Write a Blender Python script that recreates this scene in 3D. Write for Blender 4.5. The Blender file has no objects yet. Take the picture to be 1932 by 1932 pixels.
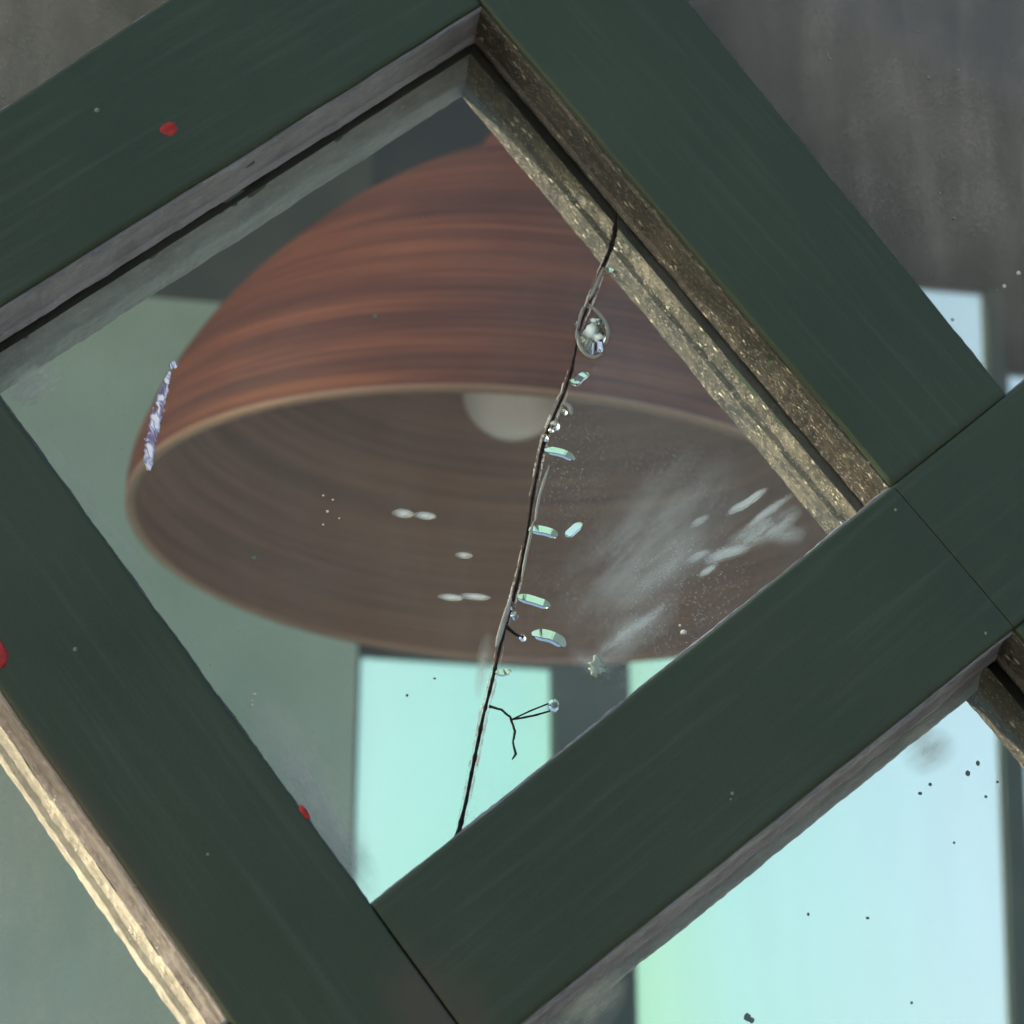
import bpy, bmesh, math, random
import numpy as np
from mathutils import Vector, Matrix, noise
random.seed(4)
scn = bpy.context.scene
R = math.radians

# ---------------------------------------------------------------- camera
F = 4775.0                                   # focal length in 1932ths of the frame width
CAM = Vector((0.0, -1.0, 1.6))
Yc = Vector((-852.0, -2491.0, -F)).normalized()      # world +Y (into the room) seen by the camera
Zc = Vector((0.0, -Yc.z, Yc.y)).normalized()
Xc = Yc.cross(Zc)
M = Matrix((Xc, Yc, Zc))                     # camera -> world
cam = bpy.data.cameras.new('camera'); camo = bpy.data.objects.new('camera', cam)
scn.collection.objects.link(camo)
camo.matrix_world = Matrix.Translation(CAM) @ M.to_4x4()
cam.sensor_width = 36; cam.lens = 36 * F / 1932
cam.clip_start = 0.05; cam.clip_end = 2000
cam.dof.use_dof = True; cam.dof.focus_distance = 1.17; cam.dof.aperture_fstop = 12
scn.camera = camo

# ---------------------------------------------------------------- light
SUN_EL, SUN_AZ = 19.0, None
sd = Vector((-0.93, 0.22, 0.0)).normalized()        # horizontal direction towards the sun
sundir = Vector((sd.x * math.cos(R(SUN_EL)), sd.y * math.cos(R(SUN_EL)), math.sin(R(SUN_EL))))
w = bpy.data.worlds.new('World'); scn.world = w; w.use_nodes = True
nt = w.node_tree; nt.nodes.clear()
sky = nt.nodes.new('ShaderNodeTexSky'); sky.sky_type = 'NISHITA'; sky.sun_disc = False
sky.sun_elevation = R(SUN_EL); sky.sun_rotation = math.atan2(sd.x, sd.y)
sky.air_density = 1.0; sky.dust_density = 7.0; sky.ozone_density = 1.0
bg = nt.nodes.new('ShaderNodeBackground'); bg.inputs[1].default_value = 0.15
out = nt.nodes.new('ShaderNodeOutputWorld')
nt.links.new(sky.outputs[0], bg.inputs[0]); nt.links.new(bg.outputs[0], out.inputs[0])
sl = bpy.data.lights.new('sun', 'SUN'); sl.energy = 2.0; sl.angle = R(0.6); sl.color = (1.0, 0.90, 0.75)
so = bpy.data.objects.new('sun', sl); scn.collection.objects.link(so)
so.rotation_euler = sundir.to_track_quat('Z', 'Y').to_euler()
scn.view_settings.view_transform = 'Standard'; scn.view_settings.look = 'None'
scn.view_settings.exposure = 1.68; scn.view_settings.gamma = 1.0

# ---------------------------------------------------------------- helpers
def at(px, py, y=0.0):
    v = M @ Vector((px - 966, 966 - py, -F)); return CAM + v * ((y - CAM.y) / v.y)
def P(px, py, y=0.0):
    p = at(px, py, y); return Vector((p.x, p.z))
def isec(a, b, c, d):
    r = b - a; s = d - c; t = ((c - a).x * s.y - (c - a).y * s.x) / (r.x * s.y - r.y * s.x); return a + r * t
def link(name, me, mat, parent=None, label=None, kind=None):
    o = bpy.data.objects.new(name, me); scn.collection.objects.link(o)
    if mat: me.materials.append(mat)
    if parent: o.parent = parent
    if label: o['label'] = label
    if kind: o['kind'] = kind
    return o
def from_bm(name, bm, mat, parent=None, label=None, kind=None, smooth=False):
    bmesh.ops.recalc_face_normals(bm, faces=bm.faces[:])
    me = bpy.data.meshes.new(name); bm.to_mesh(me); bm.free()
    if smooth:
        for p in me.polygons: p.use_smooth = True
    return link(name, me, mat, parent, label, kind)
def empty(name, loc, label, cat, group=None):
    o = bpy.data.objects.new(name, None); scn.collection.objects.link(o); o.location = loc
    o.empty_display_size = 0.05
    o['label'] = label; o['category'] = cat
    if group: o['group'] = group
    return o

class G:                                      # small node helper
    def __init__(s, name):
        s.m = bpy.data.materials.new(name); s.m.use_nodes = True; s.t = s.m.node_tree; s.t.nodes.clear()
        s.out = s.n('ShaderNodeOutputMaterial'); s.co = s.n('ShaderNodeTexCoord').outputs['Object']
    def n(s, typ, **k):
        x = s.t.nodes.new(typ)
        for a, b in k.items(): setattr(x, a, b)
        return x
    def set(s, sock, v):
        if isinstance(v, bpy.types.NodeSocket): s.t.links.new(v, sock)
        else:
            if sock.type == 'RGBA' and len(v) == 3: v = (*v, 1)
            sock.default_value = v
    def map(s, scale=(1, 1, 1), loc=(0, 0, 0), rot=(0, 0, 0), co=None, typ='POINT'):
        x = s.n('ShaderNodeMapping', vector_type=typ); s.set(x.inputs[0], co or s.co)
        s.set(x.inputs[1], loc); s.set(x.inputs[2], rot); s.set(x.inputs[3], scale); return x.outputs[0]
    def noise(s, scale, detail=4, rough=.55, co=None, dist=0):
        x = s.n('ShaderNodeTexNoise'); s.set(x.inputs['Vector'], co or s.co); s.set(x.inputs['Scale'], scale)
        s.set(x.inputs['Detail'], detail); s.set(x.inputs['Roughness'], rough); s.set(x.inputs['Distortion'], dist); return x.outputs[0]
    def vor(s, scale, co=None, out='Distance'):
        x = s.n('ShaderNodeTexVoronoi'); s.set(x.inputs['Vector'], co or s.co); s.set(x.inputs['Scale'], scale); return x.outputs[out]
    def ramp(s, fac, *stops, interp='LINEAR'):
        x = s.n('ShaderNodeValToRGB'); s.set(x.inputs[0], fac); e = x.color_ramp.elements; x.color_ramp.interpolation = interp
        while len(e) < len(stops): e.new(0.5)
        for el, (p, c) in zip(e, stops):
            el.position = p; el.color = (c, c, c, 1) if isinstance(c, (int, float)) else (*c, 1)
        return x.outputs[0]
    def math(s, op, a, b=0.0, clamp=False):
        x = s.n('ShaderNodeMath', operation=op, use_clamp=clamp); s.set(x.inputs[0], a); s.set(x.inputs[1], b); return x.outputs[0]
    def mix(s, f, a, b, mode='MIX'):
        x = s.n('ShaderNodeMix', data_type='RGBA', blend_type=mode)
        s.set(x.inputs[0], f); s.set(x.inputs[6], a); s.set(x.inputs[7], b); return x.outputs[2]
    def bump(s, h, strength=.3, dist=.001):
        x = s.n('ShaderNodeBump'); s.set(x.inputs['Strength'], strength); s.set(x.inputs['Distance'], dist); s.set(x.inputs['Height'], h); return x.outputs[0]
    def pbsdf(s, col, rough=.5, normal=None, spec=.5, metal=0, coat=0):
        x = s.n('ShaderNodeBsdfPrincipled'); s.set(x.inputs['Base Color'], col); s.set(x.inputs['Roughness'], rough)
        s.set(x.inputs['Specular IOR Level'], spec); s.set(x.inputs['Metallic'], metal); s.set(x.inputs['Coat Weight'], coat)
        if normal: s.set(x.inputs['Normal'], normal)
        return x.outputs[0]
    def mixs(s, f, a, b):
        x = s.n('ShaderNodeMixShader'); s.set(x.inputs[0], f); s.set(x.inputs[1], a); s.set(x.inputs[2], b); return x.outputs[0]
    def done(s, sh):
        s.t.links.new(sh, s.out.inputs[0]); return s.m

# ---------------------------------------------------------------- lattice geometry on the plane y = 0 (rhombus of 0.323 m sides)
T0, R0, B0 = P(910, 5), P(1685, 915), P(700, 1705)
L0 = isec(T0, P(0, 575), B0, P(0, 745))
O = Vector((0.12, 0.0, 0.9))                 # base of the window frame
ctr = (T0 + B0) / 2
d1 = (R0 - B0).normalized()                  # along LR / UL bars, up to the right
d2 = (L0 - B0).normalized()                  # along LL / UR bars, up to the left

# ---------------------------------------------------------------- materials
def mat_green(name, ang):
    g = G(name)
    def layer(a):
        c = g.map(rot=(0, a, 0)); c = g.map(scale=(3, 60, 60), co=c); return g.noise(3.0, 5, .6, co=c)
    st = layer(ang)
    big = g.noise(6, 4, .6)
    base = g.mix(g.ramp(big, (.35, 0.), (.7, 1.)), (.0215, .0375, .0205), (.0290, .0485, .0300))
    base = g.mix(g.math('MULTIPLY', g.ramp(st, (.50, 0.), (.72, 1.)), .30), base, (.056, .082, .064))
    stain = None
    for (a, b, wid, amt) in (((735, 1770), (930, 2060), .024, .95), ((-10, 1280), (470, 1960), .007, .6)):
        pa, pb = at(*a) - O, at(*b) - O; mid = (pa + pb) / 2; Lh = (pb - pa).length / 2; an = math.atan2(pb.z - pa.z, pb.x - pa.x)
        k = g.map(scale=(1 / Lh, 1, 1 / wid), co=g.map(rot=(0, an, 0), co=g.map(loc=tuple(-mid))))
        sx = g.n('ShaderNodeVectorMath', operation='MULTIPLY'); g.set(sx.inputs[0], k); g.set(sx.inputs[1], (1, 0, 1))
        ln = g.n('ShaderNodeVectorMath', operation='LENGTH'); g.t.links.new(sx.outputs[0], ln.inputs[0])
        e = g.math('MULTIPLY', g.ramp(ln.outputs['Value'], (.45, amt), (1.0, 0.)), g.ramp(g.noise(28, 5, .65), (.34, .45), (.58, 1.)))
        stain = e if stain is None else g.math('ADD', stain, e, True)
    base = g.mix(stain, base, (.050, .047, .034))
    fleck = g.ramp(g.noise(900, 2, .7), (.3, .92), (.7, 1.08))
    base = g.mix(1.0, base, fleck, 'MULTIPLY')
    h = g.math('ADD', g.math('MULTIPLY', st, .6), g.math('MULTIPLY', g.noise(260, 3), .25))
    return g.done(g.pbsdf(base, g.math('ADD', g.ramp(big, (.3, .34), (.7, .50)), g.math('MULTIPLY', st, .15)), g.bump(h, .45, .0007), .27))
GREEN = mat_green('green_paint', math.atan2(d1.y, d1.x)); GREEN2 = mat_green('green_paint_upright', math.atan2(d2.y, d2.x))
def mat_worn():
    g = G('worn_green_paint')
    n = g.noise(22, 5, .65); 
    base = g.mix(g.ramp(n, (.38, 0.), (.62, 1.)), (.036, .052, .040), (.062, .050, .038))
    return g.done(g.pbsdf(base, .5, g.bump(n, .3, .001), .35))
WORN = mat_worn()
def mat_bead(name, c0, c1, c2, flk, amt, grain=160, an=0.0):
    g = G(name)
    k = g.map(scale=(.35, 1, 1), co=g.map(rot=(0, an, 0)))
    n = g.noise(grain, 6, .72, co=k); v = g.noise(24, 4, .6)
    base = g.ramp(g.mix(.35, n, v), (.38, c0), (.50, c1), (.62, c2))
    fl = g.ramp(g.vor(330, co=k), (.12, 1.), (.30, 0.)); fl3 = g.ramp(g.vor(900, co=k), (.10, .7), (.32, 0.))  # pale flecks paint sun sparkle into the bead colour
    pick = g.ramp(g.noise(95, 3, .6), (.50, 0.), (.60, 1.))
    f = g.math('MULTIPLY', g.math('ADD', g.math('MULTIPLY', fl, pick), g.math('MULTIPLY', fl3, .6), True), amt)
    base = g.mix(f, base, flk)
    h = g.math('ADD', n, g.math('MULTIPLY', f, .8))
    return g.done(g.pbsdf(base, g.math('SUBTRACT', .42, g.math('MULTIPLY', f, .25)), g.bump(h, 1.0, .0016), .8))
aU, aR = math.atan2(d1.y, d1.x), math.atan2(d2.y, d2.x)  # bead tints paint how light falls on each side of one primer
GREYB = mat_bead('skylit_primer', (.095, .106, .132), (.150, .164, .198), (.200, .215, .255), (.38, .44, .50), .25, 120, aU)
GREYB2 = mat_bead('skylit_back_primer', (.155, .17, .195), (.22, .24, .27), (.29, .31, .345), (.52, .56, .6), .3, 120, aU)
GOLDF = mat_bead('grimy_shaded_primer', (.010, .009, .006), (.030, .026, .018), (.062, .054, .038), (.55, .48, .34), .8, 170, aR)
GOLDB = mat_bead('sunlit_back_primer', (.018, .016, .013), (.060, .052, .038), (.155, .136, .098), (.95, .88, .68), 1.0, 170, aR)
g = G('groove_shade'); GROOVE = g.done(g.pbsdf(g.ramp(g.noise(80, 4), (.4, (.003, .003, .003)), (.7, (.008, .008, .008))), .9, g.bump(g.noise(200, 4), .4, .001), 0))  # near-black colour paints the shade inside the glazing groove
g = G('red_paint'); RED = g.done(g.pbsdf(g.ramp(g.noise(300, 3), (.3, (.20, .022, .024)), (.7, (.30, .040, .040))), .8, spec=.1))
g = G('pale_speck'); SPECK = g.done(g.pbsdf((.55, .57, .52), .7, spec=.1))
g = G('dark_speck'); DSPECK = g.done(g.pbsdf((.10, .15, .15), .8, spec=.1))
def mat_glass(name, dust_amt, smear=None, refl=.28, seed=0.0, stk=1.0, tlm=.45, tint=(.95, .985, .965)):
    g = G(name); strk = smear == 'streaked'
    tr = g.n('ShaderNodeBsdfTransparent'); g.set(tr.inputs[0], tint)
    gl = g.n('ShaderNodeBsdfGlossy'); g.set(gl.inputs[0], (1, 1, 1)); g.set(gl.inputs[1], .06)
    fr = g.n('ShaderNodeFresnel'); g.set(fr.inputs[0], 1.5)
    base = g.mixs(g.math('MULTIPLY', fr.outputs[0], refl), tr.outputs[0], gl.outputs[0])
    df = g.n('ShaderNodeBsdfDiffuse'); tl = g.n('ShaderNodeBsdfTranslucent')
    g.set(df.inputs[0], ((.80, .92, .95) if strk else (.74, .80, .73))) if smear else g.set(df.inputs[0], (.62, .59, .53)); g.set(tl.inputs[0], (.16, .20, .19))
    dirt = g.mixs(tlm, df.outputs[0], tl.outputs[0])
    c = g.map(loc=(seed, 0, seed)); cs = g.map(scale=(1, 1, .16), co=c)
    cloud = g.ramp(g.noise(9, 5, .6, co=c), (.36, .6), (.66, 1.2))
    streak = g.ramp(g.noise(60, 4, .6, co=cs), (.40, 1 - .45 * stk), (.66, 1 + .35 * stk))
    grain = g.ramp(g.noise(420, 3, .75, co=c), (.40, .8), (.64, 1.25))
    f = g.math('MULTIPLY', g.math('MULTIPLY', cloud, streak), grain); f = g.math('MULTIPLY', f, dust_amt)
    dots = g.ramp(g.vor(150, co=c), (.035, 1.), (.075, 0.)); dp = g.ramp(g.noise(26, 2, co=c), (.50, 0.), (.60, 1.))
    f = g.math('ADD', f, g.math('MULTIPLY', g.math('MULTIPLY', dots, dp), .25))
    if smear:
        # wiped pale marks in the lower right corner: ellipses with their own broken outline
        wob = g.n('ShaderNodeVectorMath', operation='MULTIPLY_ADD'); nn = g.n('ShaderNodeTexNoise'); g.set(nn.inputs['Scale'], 40); g.set(nn.inputs['Vector'], g.co); g.set(nn.inputs['Detail'], 4)
        g.set(wob.inputs[0], nn.outputs['Color']); g.set(wob.inputs[1], (.008, 0, .008)); g.set(wob.inputs[2], g.co)
        wc = wob.outputs[0]
        def ell(a, b, wid, amt, sharp=(.0, 1.), nscale=None):
            pa, pb = at(*a, .032) - O, at(*b, .032) - O; mid = (pa + pb) / 2 + Vector((.004, 0, .004)); L = (pb - pa).length / 2
            an = math.atan2(pb.z - pa.z, pb.x - pa.x)
            c1 = g.map(loc=tuple(-mid), co=wc); c2 = g.map(rot=(0, an, 0), co=c1); c3 = g.map(scale=(1 / L, 1, 1 / wid), co=c2)
            ln = g.n('ShaderNodeVectorMath', operation='LENGTH'); sx = g.n('ShaderNodeVectorMath', operation='MULTIPLY'); g.set(sx.inputs[0], c3); g.set(sx.inputs[1], (1, 0, 1)); g.t.links.new(sx.outputs[0], ln.inputs[0])
            e = g.ramp(ln.outputs['Value'], (sharp[0], amt), (sharp[1], 0.))
            if nscale:
                k = g.map(rot=(0, an, 0)); k = g.map(scale=(.25, 1, 1), co=k)
                e = g.math('MULTIPLY', e, g.ramp(g.noise(nscale, 5, .7, co=k), (.36, .15), (.62, 1.25)))
            return e
        STREAKS = [((1060, 1210), (1400, 850), .030, .22, (.1, 1.), 60), ((1120, 1160), (1340, 1000), .010, .26, (.1, 1.), 90),
                 ((1372, 972), (1452, 917), .0020, 1.0, (.45, 1.)), ((1330, 1062), (1420, 1035), .0040, .8, (.2, 1.), 120), ((1370, 1045), (1515, 950), .0075, .75, (.1, 1.), 150), ((1400, 1000), (1500, 925), .002, .6, (.3, 1.)), ((1110, 1240), (1270, 1130), .003, .4, (.2, 1.), 120),
                 ((1290, 1062), (1350, 1040), .0022, .6, (.3, 1.), 60), ((1100, 1270), (1290, 1120), .010, .26, (.1, 1.), 110), ((1300, 1000), (1345, 975), .0018, .4, (.3, 1.)),
                 ((1440, 1020), (1530, 1000), .006, .35, (.1, 1.), 110), ((1070, 1220), (1160, 1270), .006, .2, (.1, 1.), 120), ((1320, 1090), (1360, 1065), .002, .7, (.3, 1.))]
        if smear == 'streaked': smear = STREAKS
        for e in [ell(*q) for q in smear]: f = g.math('ADD', f, e)
    if strk or dust_amt == .12:
        mist = g.ramp(g.vor(520, co=c), (.10, 1.), (.26, 0.)); zone = g.ramp(g.noise(11, 3, .6, co=c), (.42, 0.), (.62, 1.))
        f = g.math('ADD', f, g.math('MULTIPLY', g.math('MULTIPLY', mist, zone), .30 if smear else .16))
    f = g.math('MINIMUM', f, .96)
    return g.done(g.mixs(f, base, dirt))
GLASS = mat_glass('dusty_glass', .045, [((470, 1290), (690, 1660), .016, .50, (.1, 1.), 50), ((560, 1480), (720, 1700), .010, .40, (.1, 1.), 90), ((20, 760), (110, 690), .010, .75, (.2, 1.), 120),
                                       ((925, 1190), (905, 1330), .0045, .35, (.2, 1.), 120), ((60, 800), (300, 1120), .004, .22, (.1, 1.), 90)], .2, 0.0, .3)
GLASS_R = mat_glass('dusty_glass_streaked', .07, 'streaked', .2, 3.3, .3)
GLASS_T = mat_glass('very_dusty_glass', .12, None, .05, 7.1, .5, .12)
GLASS_L = mat_glass('hazy_glass', .16, None, .2, 5.0)
GLASS_C = mat_glass('clear_glass', .025, [((1050, 1960), (1180, 1830), .012, .75, (.2, 1.), 100), ((1700, 1440), (1800, 1385), .012, .35, (.2, 1.), 140)], .2, 9.4)
g = G('crack_grime'); CRACK = g.done(g.pbsdf(g.ramp(g.noise(300, 3), (.4, (.008, .006, .005)), (.7, (.035, .024, .020))), .8, spec=.1))
def mat_chip(name, col):
    g = G(name); p = g.n('ShaderNodeBsdfPrincipled'); g.set(p.inputs['Base Color'], g.mix(g.ramp(g.noise(500, 3), (.4, 0.), (.65, 1.)), tuple(c * .8 for c in col), col)); g.set(p.inputs['Roughness'], .2)
    tl = g.n('ShaderNodeBsdfTranslucent'); g.set(tl.inputs[0], col)
    return g.done(g.mixs(.5, p.outputs[0], tl.outputs[0]))
def mat_lens(name, col, rough=.04):
    g = G(name); rf = g.n('ShaderNodeBsdfGlass'); g.set(rf.inputs['Color'], col); g.set(rf.inputs['Roughness'], rough); g.set(rf.inputs['IOR'], 1.5)
    return g.done(rf.outputs[0])
CHIP = mat_lens('splintered_glass', (.97, 1.0, .985))
def mat_film(name, col, amt):
    g = G(name); tr = g.n('ShaderNodeBsdfTransparent'); d = g.n('ShaderNodeBsdfDiffuse'); g.set(d.inputs[0], col)
    ge = g.n('ShaderNodeTexCoord').outputs['Generated']
    gc = g.map(loc=(-.5, 0, -.5), co=ge); sx = g.n('ShaderNodeVectorMath', operation='MULTIPLY'); g.set(sx.inputs[0], gc); g.set(sx.inputs[1], (2, 0, 2))
    ln = g.n('ShaderNodeVectorMath', operation='LENGTH'); g.t.links.new(sx.outputs[0], ln.inputs[0])
    return g.done(g.mixs(g.ramp(ln.outputs['Value'], (.15, amt), (.9, 0.)), tr.outputs[0], d.outputs[0]))
CHIPG = mat_chip('dull_splinter', (.42, .45, .43))
CHIPB = mat_chip('bluish_highlight', (.72, .82, 1.0))  # pale blue for highlights painted on the pane

CREAMF = mat_bead('warm_lit_front_primer', (.14, .12, .11), (.27, .24, .22), (.38, .35, .32), (.7, .6, .45), .5, 120, aR)  # tan and cream tints paint warm light on the lower left beads
CREAMB = mat_bead('warm_lit_back_primer', (.42, .36, .30), (.60, .53, .45), (.72, .66, .57), (.9, .85, .7), .5, 120, aR)
# ---------------------------------------------------------------- the lattice window
win = empty('lattice_window', O, 'dark green wooden lattice window with diamond panes, seen from below', 'window')

def prism(pts, y0, y1, bevel=0.0, seg=2):
    bm = bmesh.new()
    a = [bm.verts.new(Vector((p.x, y0, p.y)) - O) for p in pts]
    b = [bm.verts.new(Vector((p.x, y1, p.y)) - O) for p in pts]
    n = len(pts)
    f = bm.faces.new(a); bm.faces.new(b[::-1])
    for i in range(n): bm.faces.new((a[i], b[i], b[(i + 1) % n], a[(i + 1) % n]))
    if bevel:
        bmesh.ops.bevel(bm, geom=list(f.edges), offset=bevel, segments=seg, affect='EDGES', profile=.5)
    return bm
def wavy_bar(e0a, e0b, e1a, e1b, y0=0.0, y1=0.068, mat=None, label=None, n=160, soft=.0016):
    """bar between edge line e0a-e0b and edge line e1a-e1b; arrises slightly uneven like hand painted wood"""
    bm = bmesh.new(); rows = []
    Ln = (e0b - e0a).length; ex = [k * .0006 / Ln for k in (0, 1, 2, 3, 4.5, 6, 8)]
    ts = sorted(ex + [i / n for i in range(1, n) if .006 / Ln < i / n < 1 - .006 / Ln] + [1 - k for k in ex])
    for t in ts:
        p = e0a.lerp(e0b, t); q = e1a.lerp(e1b, t); u = (q - p).normalized()
        de = min(t, 1 - t) * Ln; dip = soft * max(0.0, 1 - de / .0042) ** 2
        s = noise.noise(Vector((p.x * 35, p.y * 35, 1.3))) * .0005; s2 = noise.noise(Vector((q.x * 35, q.y * 35, 5.3))) * .0005
        p = p + u * s; q = q + u * s2
        row = []
        W = (q - p).length
        prof = [(.0, y1), (.0, .0024), (.0004, .0011), (.0012, .0003), (.0024, .0)] + [(W * k, -.00025 * math.sin(k * math.pi)) for k in (.2, .4, .6, .8)] + [(W - .0024, .0), (W - .0012, .0003), (W - .0004, .0011), (W, .0024), (W, y1)]
        for (a, y) in prof:
            v = p + u * a; row.append(bm.verts.new(Vector((v.x, y0 + dip + y if y < y1 else y1, v.y)) - O))
        rows.append(row)
    for r0, r1 in zip(rows, rows[1:]):
        for k in range(len(r0) - 1): bm.faces.new((r0[k], r0[k + 1], r1[k + 1], r1[k]))
        bm.faces.new((r0[-1], r0[0], r1[0], r1[-1]))
    bm.faces.new(rows[0]); bm.faces.new(rows[-1])
    return from_bm('glazing_bar', bm, mat or (GREEN if abs((e0b - e0a).normalized().dot(d1)) > .7 else GREEN2), win, label, smooth=False)

def line(a, b): return (a, b)
def shift(l, p): d = (l[1] - l[0]); return (p, p + d)
UL_i = (L0, T0); UL_o = (P(0, 205), P(310, 0))
UR_i = (T0, R0); UR_o = (P(1300, 0), P(1925, 770))
LR_i = (B0, R0); LR_o = (P(980, 1932), P(1932, 1170))
LL_i = (L0, B0); LL_o = (P(0, 1300), P(440, 1932))
wd = 0.066; gap = .0002; pitch = 0.323 + wd
def nrm(d): return Vector((-d.y, d.x))
n1 = nrm(d1); n1 = n1 if n1.dot(T0 - R0) > 0 else -n1      # towards upper left
n2 = nrm(d2); n2 = n2 if n2.dot(R0 - B0) > 0 else -n2      # towards upper right
X = lambda a, b: isec(a[0], a[1], b[0], b[1])
# further lines of the lattice outside the picture
UL2_i = (L0 + n1 * (pitch), T0 + n1 * pitch); UL2_o = (L0 + n1 * (pitch + wd), T0 + n1 * (pitch + wd))
LR2_i = (B0 - n1 * (pitch), R0 - n1 * pitch); LR2_o = (B0 - n1 * (pitch + wd), R0 - n1 * (pitch + wd))
UR2_i = (T0 + n2 * pitch, R0 + n2 * pitch); UR2_o = (T0 + n2 * (pitch + wd), R0 + n2 * (pitch + wd))
LL2_i = (L0 - n2 * pitch, B0 - n2 * pitch); LL2_o = (L0 - n2 * (pitch + wd), B0 - n2 * (pitch + wd))
# long bars running up to the left (through), and short pieces let in between them
wavy_bar(X(UL2_o, LL_i), X(LR2_o, LL_i), X(UL2_o, LL_o), X(LR2_o, LL_o))
wavy_bar(X(UL2_o, LL2_i), X(LR2_o, LL2_i), X(UL2_o, LL2_o), X(LR2_o, LL2_o))
wavy_bar(X(UL2_o, UR2_i), X(LR2_o, UR2_i), X(UL2_o, UR2_o), X(LR2_o, UR2_o))
def along(p, d, k): return p + d * k
# UR bar: upper piece stops on the LR bar, lower piece goes on below it
wavy_bar(X(UL2_o, UR_i), X(LR_i, UR_i) + d2 * gap, X(UL2_o, UR_o), X(LR_i, UR_o) + d2 * gap)
wavy_bar(X(LR_o, UR_i) - d2 * gap, X(LR2_o, UR_i), X(LR_o, UR_o) - d2 * gap, X(LR2_o, UR_o))
# LR bar: from the LL bar (worn end), through the crossing, to the next bar
wA, wB = X(LR_i, LL_i), X(LR_o, LL_i)
def lr_piece(s0, s1, mat=None, label=None, y0=0.0, soft=.0016):
    d = d1
    a = X(LR_i, s0); b = X(LR_o, s0); c = X(LR_i, s1); e = X(LR_o, s1)
    return wavy_bar(a + d * gap, c - d * gap, b + d * gap, e - d * gap, y0=y0, mat=mat, label=label, soft=soft)
lr_piece(LL_i, UR_i, soft=.0004)
lap = (UR_i[0], UR_i[1])
lr_piece(UR_i, UR2_i, y0=.00005, soft=.0003)
for (i_, o_) in ((UL_i, UL_o),):
    wavy_bar(X(i_, LL_i) + d1 * gap, X(i_, UR_i) - d1 * gap, X(o_, LL_i) + d1 * gap, X(o_, UR_i) - d1 * gap)
    wavy_bar(X(i_, UR_o) + d1 * gap, X(i_, UR2_i) - d1 * gap, X(o_, UR_o) + d1 * gap, X(o_, UR2_i) - d1 * gap)
for (i_, o_) in ((LR_i, LR_o), (UL_i, UL_o)):
    wavy_bar(X(i_, LL2_i) + d1 * gap, X(i_, LL_o) - d1 * gap, X(o_, LL2_i) + d1 * gap, X(o_, LL_o) - d1 * gap, n=60)

# worn brown patch at the foot of the LR bar, a thin skin on the bar face
def blob(name, mat, parent, cx, cy, rx, ry, ang, y, th, seed, n=28, label=None, rough=.25):
    """small raised blob on a plane y: irregular outline, domed top"""
    bm = bmesh.new(); c = P(cx, cy, y); px = .00024
    ring0, ring1 = [], []
    for i in range(n):
        t = 2 * math.pi * i / n; k = 1 + rough * noise.noise(Vector((math.cos(t) * 1.7 + seed, math.sin(t) * 1.7, seed * 2.1)))
        u, v = math.cos(t) * rx * px * k, math.sin(t) * ry * px * k
        ca, sa = math.cos(ang), math.sin(ang); q = Vector((u * ca - v * sa, u * sa + v * ca))
        ring0.append(bm.verts.new(Vector((c.x + q.x, y, c.y + q.y)) - O))
        ring1.append(bm.verts.new(Vector((c.x + q.x * .72, y - th * .8, c.y + q.y * .72)) - O))
    top = bm.verts.new(Vector((c.x, y - th, c.y)) - O)
    for i in range(n):
        j = (i + 1) % n
        bm.faces.new((ring0[i], ring0[j], ring1[j], ring1[i])); bm.faces.new((ring1[i], ring1[j], top))
    bm.faces.new(ring0[::-1])
    return from_bm(name, bm, mat, parent, label, smooth=True)
bars = [o for o in win.children if o.name.startswith('glazing_bar')]
BAR_LL, BAR_UL, BAR_LR = bars[0], bars[7], bars[5]
blob('paint_splash', RED, BAR_UL, 319, 243, 22, 20, .78, -.0001, .0002, 2.0, label='red paint drop on the upper left bar')
blob('paint_splash', RED, BAR_LL, -2, 1236, 15, 26, .2, -.0001, .0002, 4.0, label='red paint drop cut by the left picture edge')
blob('paint_splash', RED, BAR_LL, 574, 1533, 16, 6, -.95, .0003, .0006, 6.0, label='thin red paint streak on the bar arris')

# raised mouldings and a black strip for the groove shade round an opening; side = (start, end, inward normal)
def bead(name, prof, a, b, nin, mat, amp, seed, n=260, label=None):
    bm = bmesh.new(); rows = []
    for i in range(n + 1):
        t = i / n; p = a.lerp(b, t); row = []
        for k, (y, s) in enumerate(prof):
            q = Vector((p.x * 60 + seed, p.y * 60, y * 120)); w_ = noise.noise(q) * amp + noise.noise(q * 4.3) * amp * .6
            lim = 0 if k in (0, len(prof) - 1) else 1
            wy = noise.noise(q * 1.7 + Vector((9, 3, 1))) * amp * .5
            v = p + nin * (s + w_ * lim); row.append(bm.verts.new(Vector((v.x, y + wy * lim, v.y)) - O))
        rows.append(row)
    for r0, r1 in zip(rows, rows[1:]):
        for k in range(len(prof) - 1): bm.faces.new((r0[k], r0[k + 1], r1[k + 1], r1[k]))
        bm.faces.new((r0[-1], r0[0], r1[0], r1[-1]))
    bm.faces.new(rows[0]); bm.faces.new(rows[-1])
    return from_bm(name, bm, mat, win, label)
FRONT = [(.0030, -.006), (.0032, .0008), (.0050, .0014), (.0066, .0004), (.0100, .0007), (.0150, .0005), (.0200, .0008), (.0236, .0012), (.0252, .0028), (.0268, .0030), (.0278, .0010), (.0282, -.006)]
BACK = [(.0412, -.006), (.0414, .0002), (.0440, .0004), (.0475, .0012), (.0500, .0030), (.0510, .0056), (.0525, .0060), (.0545, .0046), (.0610, .0044), (.0660, .0040), (.0700, .0042), (.0705, -.006)]
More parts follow.
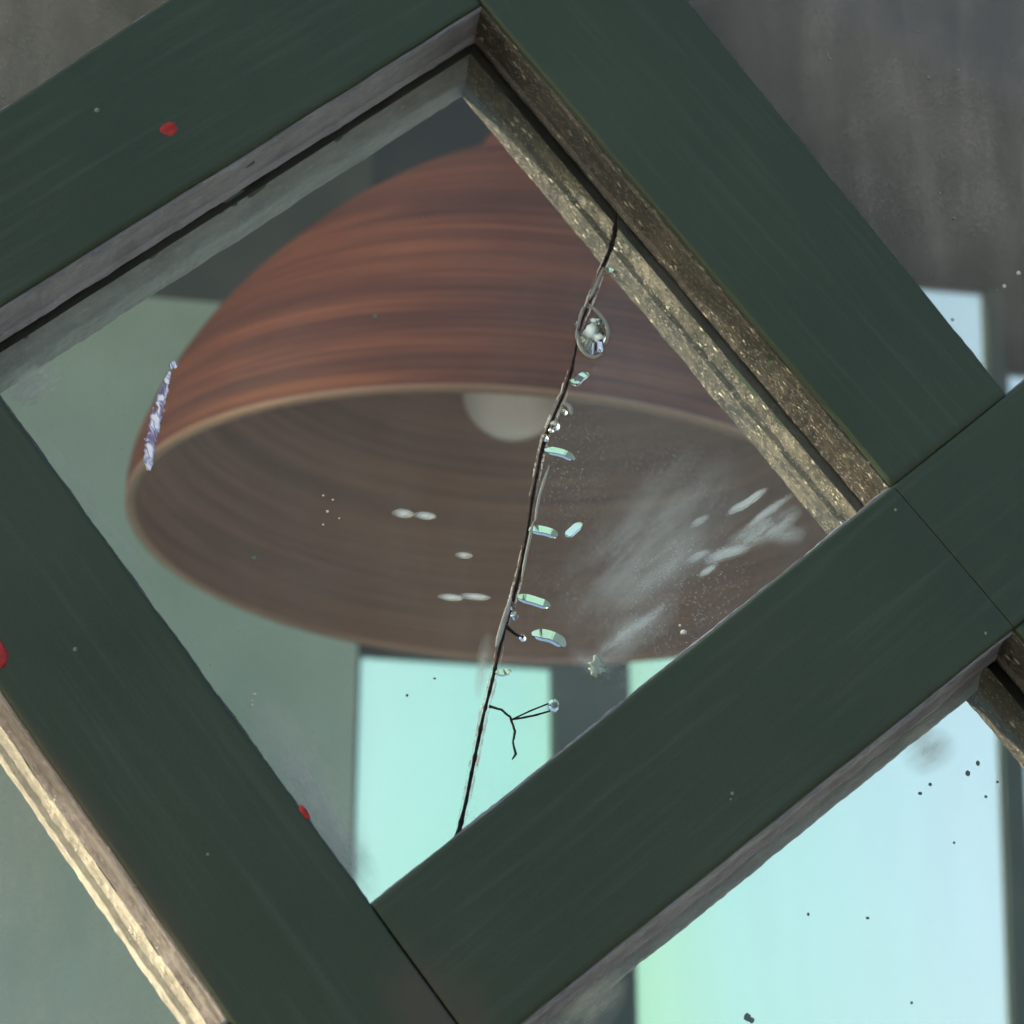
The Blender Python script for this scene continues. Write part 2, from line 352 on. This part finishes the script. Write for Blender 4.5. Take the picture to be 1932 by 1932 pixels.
GROOVEP = [(.0283, -.006), (.0284, .0006), (.0300, .0003), (.0345, .0003), (.0400, .0005), (.0411, .0003), (.04115, -.006)]
def opening(q, ins, mats=None, labels=True):
    c = sum(q, Vector((0, 0))) / len(q); k = len(q)
    for i in range(k):
        a, b = q[i], q[(i + 1) % k]; d = (b - a).normalized(); nn_ = Vector((-d.y, d.x))
        if nn_.dot(c - a) < 0: nn_ = -nn_
        e = d * .0002
        up = abs(d.dot(d1)) > .7
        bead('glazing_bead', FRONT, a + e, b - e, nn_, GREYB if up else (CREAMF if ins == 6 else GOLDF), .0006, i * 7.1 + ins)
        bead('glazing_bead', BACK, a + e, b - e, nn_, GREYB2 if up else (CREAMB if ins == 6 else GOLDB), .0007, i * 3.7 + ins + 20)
        bead('groove_shade_strip', GROOVEP, a + e, b - e, nn_, GROOVE, .0001, i + ins, n=40)
main = [T0, R0, B0, L0]
opening(main, 0)
lowr = [X(LR_o, UR_i), X(LR2_i, UR_i), X(LR2_i, LL_i), X(LR_o, LL_i)]; opening(lowr, 3)
lowl = [X(LL_o, LR_i), X(LL_o, UL_i), X(LL2_i, UL_i), X(LL2_i, LR_i)]; opening(lowl, 6)
topr = [X(UR_o, LR_i), X(UR2_i, LR_i), X(UR2_i, UL_i), X(UR_o, UL_i)]; opening(topr, 9)
topl = [X(UL_o, UR_i), X(UL_o, LL_i), X(UL2_i, LL_i), X(UL2_i, UR_i)]; opening(topl, 12)

def inset(q, m=-.003):
    c = sum(q, Vector((0, 0))) / len(q); return [p + (c - p).normalized() * m for p in q]
GY0, GY1 = .0308, .0338
def pane(q, mat, label=None):
    return from_bm('glass_pane', prism(inset(q), GY0, GY1), mat, win, label)
pane(lowr, GLASS_C, 'clear pane with dark specks below the lower bar')
pane(lowl, GLASS_L, 'hazy pane at the lower left')
pane(topr, GLASS_T, 'dust covered pane at the upper right')
pane(topl, GLASS_T, 'dust covered pane at the upper left')
def mat_film_(name):
    g = G(name); tr = g.n('ShaderNodeBsdfTransparent'); return g.done(g.mixs(g.ramp(g.noise(180, 4, .7), (.42, .05), (.60, .75)), tr.outputs[0], g.pbsdf((.62, .62, .55), .6)))
# ---- the cracked main pane: two shards along the crack
ckpx = [(1163, 392), (1160, 440), (1152, 470), (1139, 500), (1128, 530), (1113, 570), (1100, 600), (1090, 632), (1085, 665), (1078, 700), (1064, 742), (1047, 780),
        (1030, 822), (1020, 860), (1012, 900), (1004, 940), (998, 985), (991, 1030), (981, 1080), (970, 1122), (962, 1152), (953, 1180), (944, 1218), (934, 1262), (924, 1304), (912, 1350), (902, 1400), (890, 1458), (880, 1510), (868, 1560)]
ck = [P(x, y, GY0) for x, y in ckpx]
ci = inset(main)
top_hit = isec(ck[0], ck[0] + (ck[0] - ck[2]), ci[0], ci[1]); bot_hit = isec(ck[-2], ck[-1], ci[1], ci[2])
ckl = [top_hit] + ck + [bot_hit]
wk = []
for i, p in enumerate(ckl):
    wk.append(p)
def offs(pts, s):
    o = []
    for i, p in enumerate(pts):
        a = pts[max(0, i - 1)]; b = pts[min(len(pts) - 1, i + 1)]; d = (b - a).normalized(); o.append(p + Vector((-d.y, d.x)) * s)
    return o
right_side = offs(ckl, .0005); left_side = offs(ckl, -.0005)
if (right_side[10] - ckl[10]).x < 0: right_side, left_side = left_side, right_side
lsh = from_bm('glass_shard', prism([ci[0]] + left_side + [ci[2], ci[3]], GY0, GY1), GLASS, win, 'larger piece of cracked glass left of the crack')
bm = prism([ci[1]] + right_side[::-1], GY0, GY1)
rsh = from_bm('glass_shard', bm, GLASS_R, win, 'pale streaked piece of cracked glass right of the crack')
def ribbon(name, pts, widths, mat, parent, y0, y1, label=None, seed=0, wob=.0, rag=.5):
    """flat thread with thickness running along pts"""
    fine, fw = [], []
    for i in range(len(pts) - 1):
        for k in range(6):
            t = k / 6; p = pts[i].lerp(pts[i + 1], t); fine.append(p + Vector((noise.noise(Vector((p.x * 300, p.y * 300, seed))), noise.noise(Vector((p.x * 300, p.y * 300, seed + 9))))) * wob); fw.append(widths[i] * (1 - t) + widths[i + 1] * t)
    fine.append(pts[-1]); fw.append(widths[-1])
    bm = bmesh.new(); rows = []
    for i, p in enumerate(fine):
        a = fine[max(0, i - 1)]; b = fine[min(len(fine) - 1, i + 1)]; d = (b - a).normalized(); n_ = Vector((-d.y, d.x)); w_ = fw[i] * (1 - .4 * rag + rag * abs(noise.noise(Vector((p.x * 500, p.y * 500, seed)))))
        row = []
        for (s, y) in ((-w_ / 2, (y0 + y1) / 2), (-w_ / 4, y0), (w_ / 4, y0), (w_ / 2, (y0 + y1) / 2), (w_ / 4, y1), (-w_ / 4, y1)):
            v = p + n_ * s; row.append(bm.verts.new(Vector((v.x, y, v.y)) - O))
        rows.append(row)
    for r0, r1 in zip(rows, rows[1:]):
        for k in range(6): bm.faces.new((r0[k], r0[(k + 1) % 6], r1[(k + 1) % 6], r1[k]))
    bm.faces.new(rows[0]); bm.faces.new(rows[-1])
    return from_bm(name, bm, mat, parent, label, smooth=True)
px = .00024
wds = [6, 6, 12, 11, 9, 8, 5, 5, 6, 7, 9, 7, 8, 9, 9, 8, 8, 9, 9, 9, 8, 10, 10, 9, 8, 8, 8, 9, 8, 8, 12, 14]
ribbon('crack', ckl, [v * px * 1.0 for v in wds], CRACK, lsh, GY0 - .0001, GY0 + .0006, 'long dark crack across the glass', 1, .0, .8)
PALE = mat_film_('pale_fracture_edge')
for sg, sh_ in ((-1, lsh), (1, rsh)):
    for (i0, i1) in ((3, 9), (10, 17), (18, 23), (23, 31)):
        seg = offs(ckl, sg * .0016)[i0:i1]; ribbon('fracture_edge', seg, [px * 5 * min(1, .2 + .5 * min(k, len(seg) - 1 - k)) for k in range(len(seg))], PALE, sh_, GY0 - .0002, GY0 - .00005, None, 40 + i0, .0004, .9)
def pl(*pts, y=GY0): return [P(a, b, y) for a, b in pts]
ribbon('crack', pl((922, 1332), (945, 1338), (962, 1352), (972, 1378), (968, 1398), (973, 1422), (967, 1432)), [7 * px, 5 * px, 5 * px, 6 * px, 4 * px, 6 * px, 3 * px], CRACK, rsh, GY0 - .0004, GY0 + .001, 'short branching crack low on the pane', 3, .0004)
ribbon('crack', pl((966, 1357), (985, 1354), (1010, 1349), (1038, 1341)), [4 * px, 4 * px, 5 * px, 3 * px], CRACK, rsh, GY0 - .0004, GY0 + .001, None, 4)
ribbon('crack', pl((966, 1357), (1000, 1341), (1035, 1327)), [3 * px, 4 * px, 3 * px], CRACK, rsh, GY0 - .0004, GY0 + .001, None, 5)
ribbon('crack', pl((955, 1182), (972, 1196), (988, 1204)), [10 * px, 7 * px, 5 * px], CRACK, rsh, GY0 - .0004, GY0 + .001, None, 6)
# splinters: conchoidal chips that catch the light along the crack
gs = G('shadowed_glass_edge'); gtr = gs.n('ShaderNodeBsdfTransparent'); EDGE = gs.done(gs.mixs(.45, gtr.outputs[0], gs.pbsdf((.02, .02, .022), .3)))
def chip(pts, w0, mat=CHIP, y=GY0 - .0004, seed=0, par=None, label=None, slope=.50):
    v = spline2([Vector(p) for p in pts]); n = len(v)
    ws = [w0 * px * 1.55 * min(1.0, .35 + 3.2 * min(i, n - 1 - i) / n) * 1.0 for i in range(n)]
    q = [P(a.x, a.y, y) for a in v]
    if mat is not CHIP: return ribbon('glass_splinter', q, ws, mat, par or rsh, y - .0011, y, label, seed, .0, .05)
    # a lifted wedge of glass, thick along its lower edge
    bm = bmesh.new(); rows = []
    for i, p in enumerate(q):
        a = q[max(0, i - 1)]; b = q[min(n - 1, i + 1)]; d = (b - a).normalized(); dn = Vector((-d.y, d.x)); dn = -dn if dn.y > 0 else dn
        w_ = ws[i]; row = []
        for (u, th) in ((-.5, .08), (.44, 1.0), (.5, .9)):
            c = p + dn * (u * w_); row.append(bm.verts.new(Vector((c.x, y - th * w_ * slope, c.y)) - O))
        for u in (.5, -.5):
            c = p + dn * (u * w_); row.append(bm.verts.new(Vector((c.x, y, c.y)) - O))
        rows.append(row)
    for r0, r1 in zip(rows, rows[1:]):
        m_ = len(r0)
        for k in range(m_): bm.faces.new((r0[k], r0[(k + 1) % m_], r1[(k + 1) % m_], r1[k]))
    bm.faces.new(rows[0]); bm.faces.new(rows[-1])
    return from_bm('glass_splinter', bm, mat, par or rsh, label, smooth=False)
def spline2(p, k=4):
    o = []
    for i in range(len(p) - 1):
        a = p[max(0, i - 1)]; b = p[i]; c = p[i + 1]; d = p[min(len(p) - 1, i + 2)]
        for j in range(k):
            t = j / k; o.append(.5 * ((2 * b) + (c - a) * t + (2 * a - 5 * b + 4 * c - d) * t * t + (3 * b - a - 3 * c + d) * t ** 3))
    o.append(p[-1]); return o
chip([(1027, 850), (1048, 852), (1068, 858), (1084, 868)], 12, seed=1, label='bright curved glass splinter')
chip([(997, 999), (1022, 1001), (1040, 1006), (1051, 1013)], 13, seed=2)
chip([(1068, 1013), (1080, 1002), (1097, 987)], 11, seed=3)
chip([(975, 1126), (998, 1131), (1020, 1138), (1038, 1144)], 13, seed=4)
chip([(1003, 1197), (1022, 1198), (1040, 1202), (1055, 1210), (1065, 1221)], 16, seed=5)
chip([(1076, 716), (1086, 722), (1096, 712), (1110, 705)], 11, seed=6)
chip([(1139, 511), (1152, 512), (1166, 520)], 10, seed=7)
chip([(934, 1268), (950, 1270), (964, 1265)], 9, seed=8)
for i, (x, y, r) in enumerate([(986, 1203, 6), (971, 1162, 7), (965, 1143, 7), (1047, 803, 9), (1064, 778, 6), (953, 1168, 5), (1110, 577, 5), (1088, 612, 5),
                               (1028, 826, 6), (1040, 812, 5), (1138, 610, 8), (1128, 606, 7)]):
    blob('glass_splinter', CHIP, rsh, x, y, r * 1.15, r * 1.35, .2, GY0 - .0004, r * .00012, i * 1.7, n=16)
# the big shell-shaped break beside the upper crack
blob('glass_splinter', CHIP, rsh, 1119, 640, 27, 36, .1, GY0 - .0004, .0040, 31, n=48, label='shell shaped lens of broken glass on the crack', rough=.35)
SHARD2 = mat_film('crushed_glass', (.85, 1.0, .93), .95)
blob('crushed_glass', SHARD2, rsh, 1113, 624, 12, 26, -.5, GY0 - .0046, .0002, 33, n=30, rough=.7)
blob('crushed_glass', SHARD2, rsh, 1128, 636, 15, 12, .4, GY0 - .0046, .0002, 35, n=26, rough=.7)
blob('crushed_glass', SHARD2, rsh, 1118, 604, 9, 6, .4, GY0 - .0046, .0002, 37, n=20, rough=.7)
chip([(1110, 575), (1125, 588), (1140, 606), (1147, 628), (1143, 650)], 6, CHIPG, GY0 - .0004, 11)
chip([(1090, 620), (1092, 648), (1104, 668), (1120, 675), (1136, 668)], 6, CHIPG, GY0 - .0004, 12)
chip([(1062, 760), (1074, 768), (1078, 784)], 7, CHIPG, GY0 - .0004, 13)
chip([(1100, 580), (1093, 605), (1086, 640)], 5, CHIPG, GY0 - .0004, 14, lsh)
chip([(1006, 985), (995, 1035), (984, 1090)], 4, CHIPG, GY0 - .0004, 15)
chip([(1036, 880), (1018, 935), (1009, 985)], 4, CHIPG, GY0 - .0004, 16, lsh)
chip([(964, 1130), (948, 1180), (936, 1222)], 7, CHIPG, GY0 - .0004, 17, lsh)
chip([(1112, 566), (1126, 536), (1138, 506)], 5, CHIPG, GY0 - .0004, 18, lsh)
# blurred reflections painted as pale films on the left shard
def film(name, cx, cy, rx, ry, mat, par, seed): return blob(name, mat, par, cx, cy, rx, ry, 0, GY0 - .0001, .0004, seed, n=40, rough=.3)
FILM = mat_film('painted_reflection', (.70, .78, .74), .8)
for i, (x, y, rx, ry) in enumerate([(763, 969, 26, 11), (803, 973, 24, 11), (876, 1048, 20, 9), (848, 1127, 30, 9), (895, 1126, 32, 9)]):
    film('smudge_and_reflex', x, y, rx, ry, FILM, lsh, i)
PUT = mat_chip('grey_putty_smear', (.50, .62, .56))
for k, (x, y, rx, ry) in enumerate([(1128, 1250, 15, 12), (1122, 1265, 11, 13), (1134, 1266, 9, 10)]): blob('smudge_and_reflex', PUT, rsh, x, y, rx, ry, .3, GY0 - .0001, .0005, k * 3.1, n=30, rough=.9)
# bluish highlights of the shade edge, painted as marks on the glass
ring = [(1045 + 9 * math.cos(a / 8 * 6.283), 1331 + 9 * math.sin(a / 8 * 6.283)) for a in range(9)]
chip(ring, 4, CHIP, GY0 - .0004, 21)
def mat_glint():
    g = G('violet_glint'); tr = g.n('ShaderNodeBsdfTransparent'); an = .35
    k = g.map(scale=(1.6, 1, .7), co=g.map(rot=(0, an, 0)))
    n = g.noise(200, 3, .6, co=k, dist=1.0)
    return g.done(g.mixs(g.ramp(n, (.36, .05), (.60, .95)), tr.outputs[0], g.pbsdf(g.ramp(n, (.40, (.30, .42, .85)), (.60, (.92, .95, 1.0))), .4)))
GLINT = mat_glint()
ribbon('painted_glint', pl((321, 702), (313, 722), (307, 745), (299, 772), (292, 800), (284, 830), (281, 858), (280, 888)), [v * px for v in (7, 16, 22, 28, 29, 26, 24, 10)], GLINT, lsh, GY0 - .0003, GY0 - .00005, 'bluish violet highlight of the lamp edge, painted on the glass', 51, .0006, .9)
blob('painted_glint', GLINT, lsh, 327, 689, 9, 10, -.3, GY0 - .0001, .0003, 3.0, n=20)
# dust grains and dark fly specks, too small to be things
def specks(name, lst, y, mat, par, label=None):
    bm = bmesh.new()
    for (x, yy, r) in lst:
        c = P(x, yy, y); m = Matrix.Translation(Vector((c.x, y, c.y)) - O) @ Matrix.Diagonal((r * .7 * px * random.uniform(.8, 1.2), .0002, r * .7 * px * random.uniform(.8, 1.3), 1))
        bmesh.ops.create_icosphere(bm, subdivisions=1, radius=1, matrix=m)
    return from_bm(name, bm, mat, par, label, 'stuff', True)
gdull = G('dull_speck'); DULL = gdull.done(gdull.pbsdf((.13, .16, .14), .8, spec=.1))
specks('dust_speck', [(1382, 1497, 7), (1379, 1508, 4), (142, 1225, 8), (183, 208, 8), (255, 1672, 5), (392, 1612, 5), (1640, 873, 6), (1860, 1195, 5), (1690, 962, 5)], -.0002, DULL, BAR_LR)
specks('dust_speck', [(480, 1310, 5), (476, 1331, 5), (475, 1322, 3), (1290, 1193, 10), (1283, 1180, 4), (610, 935, 4), (628, 943, 4), (618, 965, 4), (640, 978, 3), (610, 990, 3)], GY0 - .0002, SPECK, lsh)
specks('dark_speck', [(709, 597, 8), (480, 1053, 9), (800, 410, 5), (768, 1312, 5), (820, 1280, 4)], GY0 - .0002, gdull.m, lsh)
specks('dark_speck', [(1845, 1440, 8), (1826, 1459, 9), (1755, 1480, 6), (1736, 1497, 6), (1882, 1475, 5), (1860, 1503, 5), (1800, 1590, 4), (1668, 1340, 4), (1637, 1732, 5), (1410, 1919, 13), (1418, 1925, 8), (1720, 1892, 5), (1480, 1560, 5), (1525, 1725, 5)], GY0 - .0002, DSPECK, bars[3])
random.seed(7)
lst = [(1895, 540, 6), (1922, 515, 7), (1797, 603, 6)]; lst2 = [(random.uniform(1420, 1932), random.uniform(10, 700), random.choice((1.5, 2, 2.5, 3, 4))) for _ in range(45)]
lst2 = [q for q in lst2 if q[0] > 1330 + q[1] * .8]
specks('dust_speck', lst2, GY0 - .0002, DULL, bars[2])
specks('dust_speck', lst, GY0 - .0002, SPECK, bars[2])
specks('dark_speck', [(1752, 147, 7), (1799, 412, 8), (1808, 133, 5)], GY0 - .0002, DSPECK, bars[2])
specks('dust_speck', [(random.uniform(0, 420), random.uniform(0, 190), random.choice((1.5, 2, 3))) for _ in range(25)], GY0 - .0002, DULL, bars[6])

# ---------------------------------------------------------------- pendant lamp
LD = 2.1
v = (M @ Vector((950 - 966, 966 - 1028, -F))).normalized(); Lp = CAM + v * LD; s = LD / F
GREENZ = at(330, 565, 2.4).z; CEILZ = 4.7
lamp = empty('pendant_lamp', Lp, 'turned brown wooden pendant lamp with a bell shaped shade, hanging behind the cracked pane', 'lamp')
lamp.rotation_euler = (R(6.5), R(2.5), 0)
def mat_wood(name, c1, c2, c3, rough, dens=1.0):
    g = G(name)
    a = g.noise(2.0, 5, .6, co=g.map(scale=(1.1, 1.1, 11 * dens)), dist=.8)
    fine = g.noise(3.0, 6, .72, co=g.map(scale=(.9, .9, 95 * dens)))
    wide = g.noise(1.0, 2, .5, co=g.map(scale=(.7, .7, 22 * dens)))
    f = g.math('ADD', g.math('MULTIPLY', a, .32), g.math('MULTIPLY', fine, .68))
    col = g.ramp(f, (.42, c1), (.50, c2), (.58, c3))
    col = g.mix(g.ramp(wide, (.50, 0.), (.60, .55)), col, c1)
    return g.done(g.pbsdf(col, rough, g.bump(fine, .25, .003), .25))
WOOD = mat_wood('turned_wood', (.064, .016, .008), (.140, .039, .017), (.255, .080, .032), .6, 1.8)
WOODI = mat_wood('inner_wood', (.225, .138, .098), (.30, .186, .132), (.40, .255, .182), .7, 1.3)
WOODR = mat_wood('rim_wood', (.26, .16, .11), (.36, .24, .17), (.48, .34, .26), .4)
def lathe(name, prof, mat, parent, n=128, smooth=True, label=None):
    bm = bmesh.new(); rows = []
    for (r, z) in prof:
        rows.append([bm.verts.new((r * math.cos(2 * math.pi * i / n), r * math.sin(2 * math.pi * i / n), z)) for i in range(n)])
    for a, b in zip(rows, rows[1:]):
        for i in range(n):
            j = (i + 1) % n; bm.faces.new((a[i], a[j], b[j], b[i]))
    return from_bm(name, bm, mat, parent, label, smooth=smooth)
def spl(pts, k=6):
    o = []
    for i in range(len(pts) - 1):
        p0 = Vector(pts[max(0, i - 1)]); p1 = Vector(pts[i]); p2 = Vector(pts[i + 1]); p3 = Vector(pts[min(len(pts) - 1, i + 2)])
        for j in range(k):
            t = j / k; o.append(tuple(.5 * ((2 * p1) + (p2 - p0) * t + (2 * p0 - 5 * p1 + 4 * p2 - p3) * t * t + (3 * p1 - p0 - 3 * p2 + p3) * t ** 3)))
    o.append(tuple(pts[-1])); return o
op = [(712, 8), (712, 60), (698, 130), (662, 230), (598, 350), (522, 455), (430, 560), (340, 645), (245, 722), (170, 772), (120, 800)]
ip = [(110, 785), (160, 754), (235, 704), (328, 627), (417, 542), (508, 439), (583, 337), (645, 225), (680, 130), (694, 60), (694, 8)]
shade = lathe('lamp_shade', [(r * s, z * s) for r, z in spl(op)], WOOD, lamp)
inner = lathe('shade_lining', [(r * s, z * s) for r, z in spl(ip)], WOODI, shade)
lathe('shade_rim', [(r * s, z * s) for r, z in [(712, 8), (711, 2), (707, -3), (700, -3), (695, 2), (694, 8)]], WOODR, shade)
g = G('black_metal'); BLK = g.done(g.pbsdf((.05, .02, .018), .4))
lathe('shade_cap', [(r * s, z * s) for r, z in [(0.01, 870), (60, 868), (92, 855), (100, 835), (118, 815), (120, 800), (110, 785), (60, 780), (0.01, 780)]], WOOD, lamp, 64)
g = G('opal_glass'); OPAL = g.done(g.pbsdf((.90, .86, .90), .3, None, .5))
br = 100; bz = 322
lathe('bulb', [(max(.01, br * math.sin(t)) * s, (bz - br * math.cos(t)) * s) for t in [math.pi * i / 24 for i in range(22)]] + [(38 * s, (bz + 120) * s), (38 * s, (bz + 150) * s)], OPAL, lamp, 48)
lathe('lamp_socket', [(42 * s, (bz + 125) * s), (46 * s, (bz + 140) * s), (46 * s, (bz + 290) * s), (30 * s, (bz + 330) * s), (12 * s, (bz + 340) * s), (12 * s, 790 * s)], BLK, lamp, 32)
bm = bmesh.new(); bmesh.ops.create_cone(bm, segments=12, radius1=.004, radius2=.004, depth=CEILZ - Lp.z - 865 * s, cap_ends=True, matrix=Matrix.Translation((0, 0, 865 * s + (CEILZ - Lp.z - 865 * s) / 2)))
from_bm('lamp_cord', bm, BLK, lamp)

# ---------------------------------------------------------------- the room behind
WY = 2.4
def wbox(x0, x1, z0, z1, y0, y1):
    bm = bmesh.new(); bmesh.ops.create_cube(bm, size=1, matrix=Matrix.Translation(((x0 + x1) / 2, (y0 + y1) / 2, (z0 + z1) / 2)) @ Matrix.Diagonal((x1 - x0, y1 - y0, z1 - z0, 1))); return bm
g = G('mint_plaster')
gn = g.noise(2.2, 5, .6)
g2 = G('olive_board'); OLIVE = g2.done(g2.pbsdf(g2.ramp(g2.noise(3, 4), (.35, (.080, .088, .070)), (.65, (.115, .122, .098))), .8, spec=.1))
g2 = G('slate_green_post'); SLATE = g2.done(g2.pbsdf(g2.ramp(g2.noise(3, 4), (.35, (.065, .092, .086)), (.65, (.09, .12, .112))), .8, spec=.1))
MINT = g.done(g.pbsdf(g.ramp(gn, (.35, (.34, .46, .37)), (.65, (.47, .60, .50))), .8, g.bump(g.noise(30, 4), .2, .004)))
g = G('dark_panelling'); DARK = g.done(g.pbsdf(g.ramp(g.noise(4, 4), (.35, (.030, .034, .032)), (.65, (.048, .052, .048))), .85, spec=.1))
g = G('dark_ceiling'); CEIL = g.done(g.pbsdf(g.ramp(g.noise(1.5, 4), (.35, (.026, .022, .018)), (.65, (.038, .033, .027))), .9, spec=.1))
ZB = 1.1
pA = at(668, 1445, WY).x; pB = at(1047, 1445, WY).x; pC = at(1192, 1700, WY).x
z1 = at(850, 1240, WY).z; z2 = at(1790, 540, WY).z; z3 = at(1925, 700, WY).z
_t, _b = at(1862, 640, WY), at(1912, 1932, WY)
def edgeD(z, off=0.0): return _b.x + (_t.x - _b.x) * (z - _b.z) / (_t.z - _b.z) + off
wall = empty('back_wall', (0, WY, 0), 'mint green back wall with dark panelled right half and tall bright windows', 'wall')
def wp(name, x0, x1, za, zb, mat, y0=0, y1=.018, label=None, par=None):
    o = from_bm(name, wbox(x0, x1, za, zb, y0, y1), mat, par or wall, label); return o
wp('plaster_panel', -3.0, pA, 0, GREENZ, MINT, label='mint plaster left of the windows')
wp('frieze_board', -3.0, pA, GREENZ, CEILZ, OLIVE, .002)
def quad(name, pts, mat, y0, y1, par, label=None):
    bm = bmesh.new(); a = [bm.verts.new((x, y0, z)) for x, z in pts]; b = [bm.verts.new((x, y1, z)) for x, z in pts]; n = len(pts)
    bm.faces.new(a); bm.faces.new(b[::-1])
    for i in range(n): bm.faces.new((a[i], b[i], b[(i + 1) % n], a[(i + 1) % n]))
    return from_bm(name, bm, mat, par, label)
XR = pC + 3.2; SW = .03
wp('timber_panel', pA, XR, 0, ZB, DARK)
wp('timber_panel', pA, pC, z1, CEILZ, DARK, .002)
wp('timber_panel', pB, pC, ZB, z1, SLATE)
wp('timber_panel', pC, XR, z2, CEILZ, DARK)
quad('timber_post', [(edgeD(ZB), ZB), (edgeD(ZB, SW), ZB), (edgeD(z2, SW), z2), (edgeD(z2), z2)], SLATE, 0, .018, wall)
quad('timber_panel', [(edgeD(z3, SW), z3), (XR, z3), (XR, z2), (edgeD(z2, SW), z2)], DARK, .002, .018, wall)
quad('timber_panel', [(edgeD(ZB, 1.6), ZB), (XR, ZB), (XR, z3), (edgeD(z3, 1.6), z3)], DARK, .004, .018, wall)
def mat_opal():
    g = G('sky_tinted_glazing')
    x = g.n('ShaderNodeSeparateXYZ'); g.set(x.inputs[0], g.co)
    mr = g.n('ShaderNodeMapRange'); g.set(mr.inputs[0], x.outputs[0]); g.set(mr.inputs[1], pA); g.set(mr.inputs[2], edgeD(2.0))
    tint = g.ramp(mr.outputs[0], (.0, (.84, 1., .88)), (.25, (.78, 1., .86)), (.42, (.82, 1., .76)), (.60, (.84, 1., .90)), (1., (.93, 1., .96)))  # left to right change of sky colour is put into the tint
    tr = g.n('ShaderNodeBsdfTransparent'); g.set(tr.inputs[0], tint); tl = g.n('ShaderNodeBsdfTranslucent'); g.set(tl.inputs[0], tint)
    gl = g.n('ShaderNodeBsdfGlossy'); g.set(gl.inputs[1], .2)
    return g.done(g.mixs(.04, g.mixs(.06, tr.outputs[0], tl.outputs[0]), gl.outputs[0]))
OPG = mat_opal()
g = G('window_trim'); TRIM = g.done(g.pbsdf((.08, .10, .095), .6))
def bgwin(pts, label):
    """pts: lower left, lower right, upper right, upper left of the glass"""
    (a, b, c, d) = [Vector(p) for p in pts]; cc = (a + b + c + d) / 4; t = .006
    q = [a, b, c, d]; q2 = [p + Vector((math.copysign(t, p.x - cc.x), math.copysign(t, p.y - cc.y))) * -1 for p in q]
    bm = bmesh.new(); ys = (.006, .011)
    vo = [[bm.verts.new((p.x, y, p.y)) for p in q] for y in ys]; vi = [[bm.verts.new((p.x, y, p.y)) for p in q2] for y in ys]
    for i in range(4):
        j = (i + 1) % 4
        bm.faces.new((vo[0][i], vo[0][j], vi[0][j], vi[0][i])); bm.faces.new((vo[1][i], vo[1][j], vi[1][j], vi[1][i]))
        bm.faces.new((vi[0][i], vi[0][j], vi[1][j], vi[1][i])); bm.faces.new((vo[0][i], vo[0][j], vo[1][j], vo[1][i]))
    f = from_bm('window_frame', bm, TRIM, wall, label)
    quad('window_pane', [tuple(p) for p in [p + (cc - p).normalized() * .003 for p in q]], OPG, .012, .016, f)
bgwin([(pA, ZB), (pB, ZB), (pB, z1), (pA, z1)], 'narrow bright mint window left of the dark post')
bgwin([(pC, ZB), (edgeD(ZB), ZB), (edgeD(z2), z2), (pC, z2)], 'wide tall pale blue window')
bgwin([(edgeD(ZB, SW), ZB), (edgeD(ZB, 1.6), ZB), (edgeD(z3, 1.6), z3), (edgeD(z3, SW), z3)], 'lower bright blue window at the far right')
side = from_bm('sun_block_wall', wbox(-.05, .05, .05, CEILZ, 0, WY - .72), MINT, None)  # unseen wall, added to keep direct sun off the lamp shade
side.location = (-1.6, .70, 0); side['label'] = 'unseen mint plastered wall left of the lamp, added to keep the sun off the shade'; side['category'] = 'wall'
bm = wbox(-3.2, 4.4, CEILZ, CEILZ + .12, .10, WY + .15); from_bm('ceiling', bm, CEIL, None, None, 'structure')
g = G('floor_stone'); FLO = g.done(g.pbsdf(g.ramp(g.noise(3, 5), (.35, (.16, .13, .10)), (.65, (.24, .20, .16))), .6))
bm = wbox(-3.2, 4.4, .004, .05, .10, WY + .15); from_bm('floor', bm, FLO, None, None, 'structure')
g = G('paving'); GRD = g.done(g.pbsdf(g.ramp(g.noise(.8, 6, .6), (.35, (.22, .20, .17)), (.65, (.34, .31, .26))), .9))
bm = bmesh.new(); bmesh.ops.create_grid(bm, x_segments=2, y_segments=2, size=800); from_bm('ground', bm, GRD, None, None, 'structure')
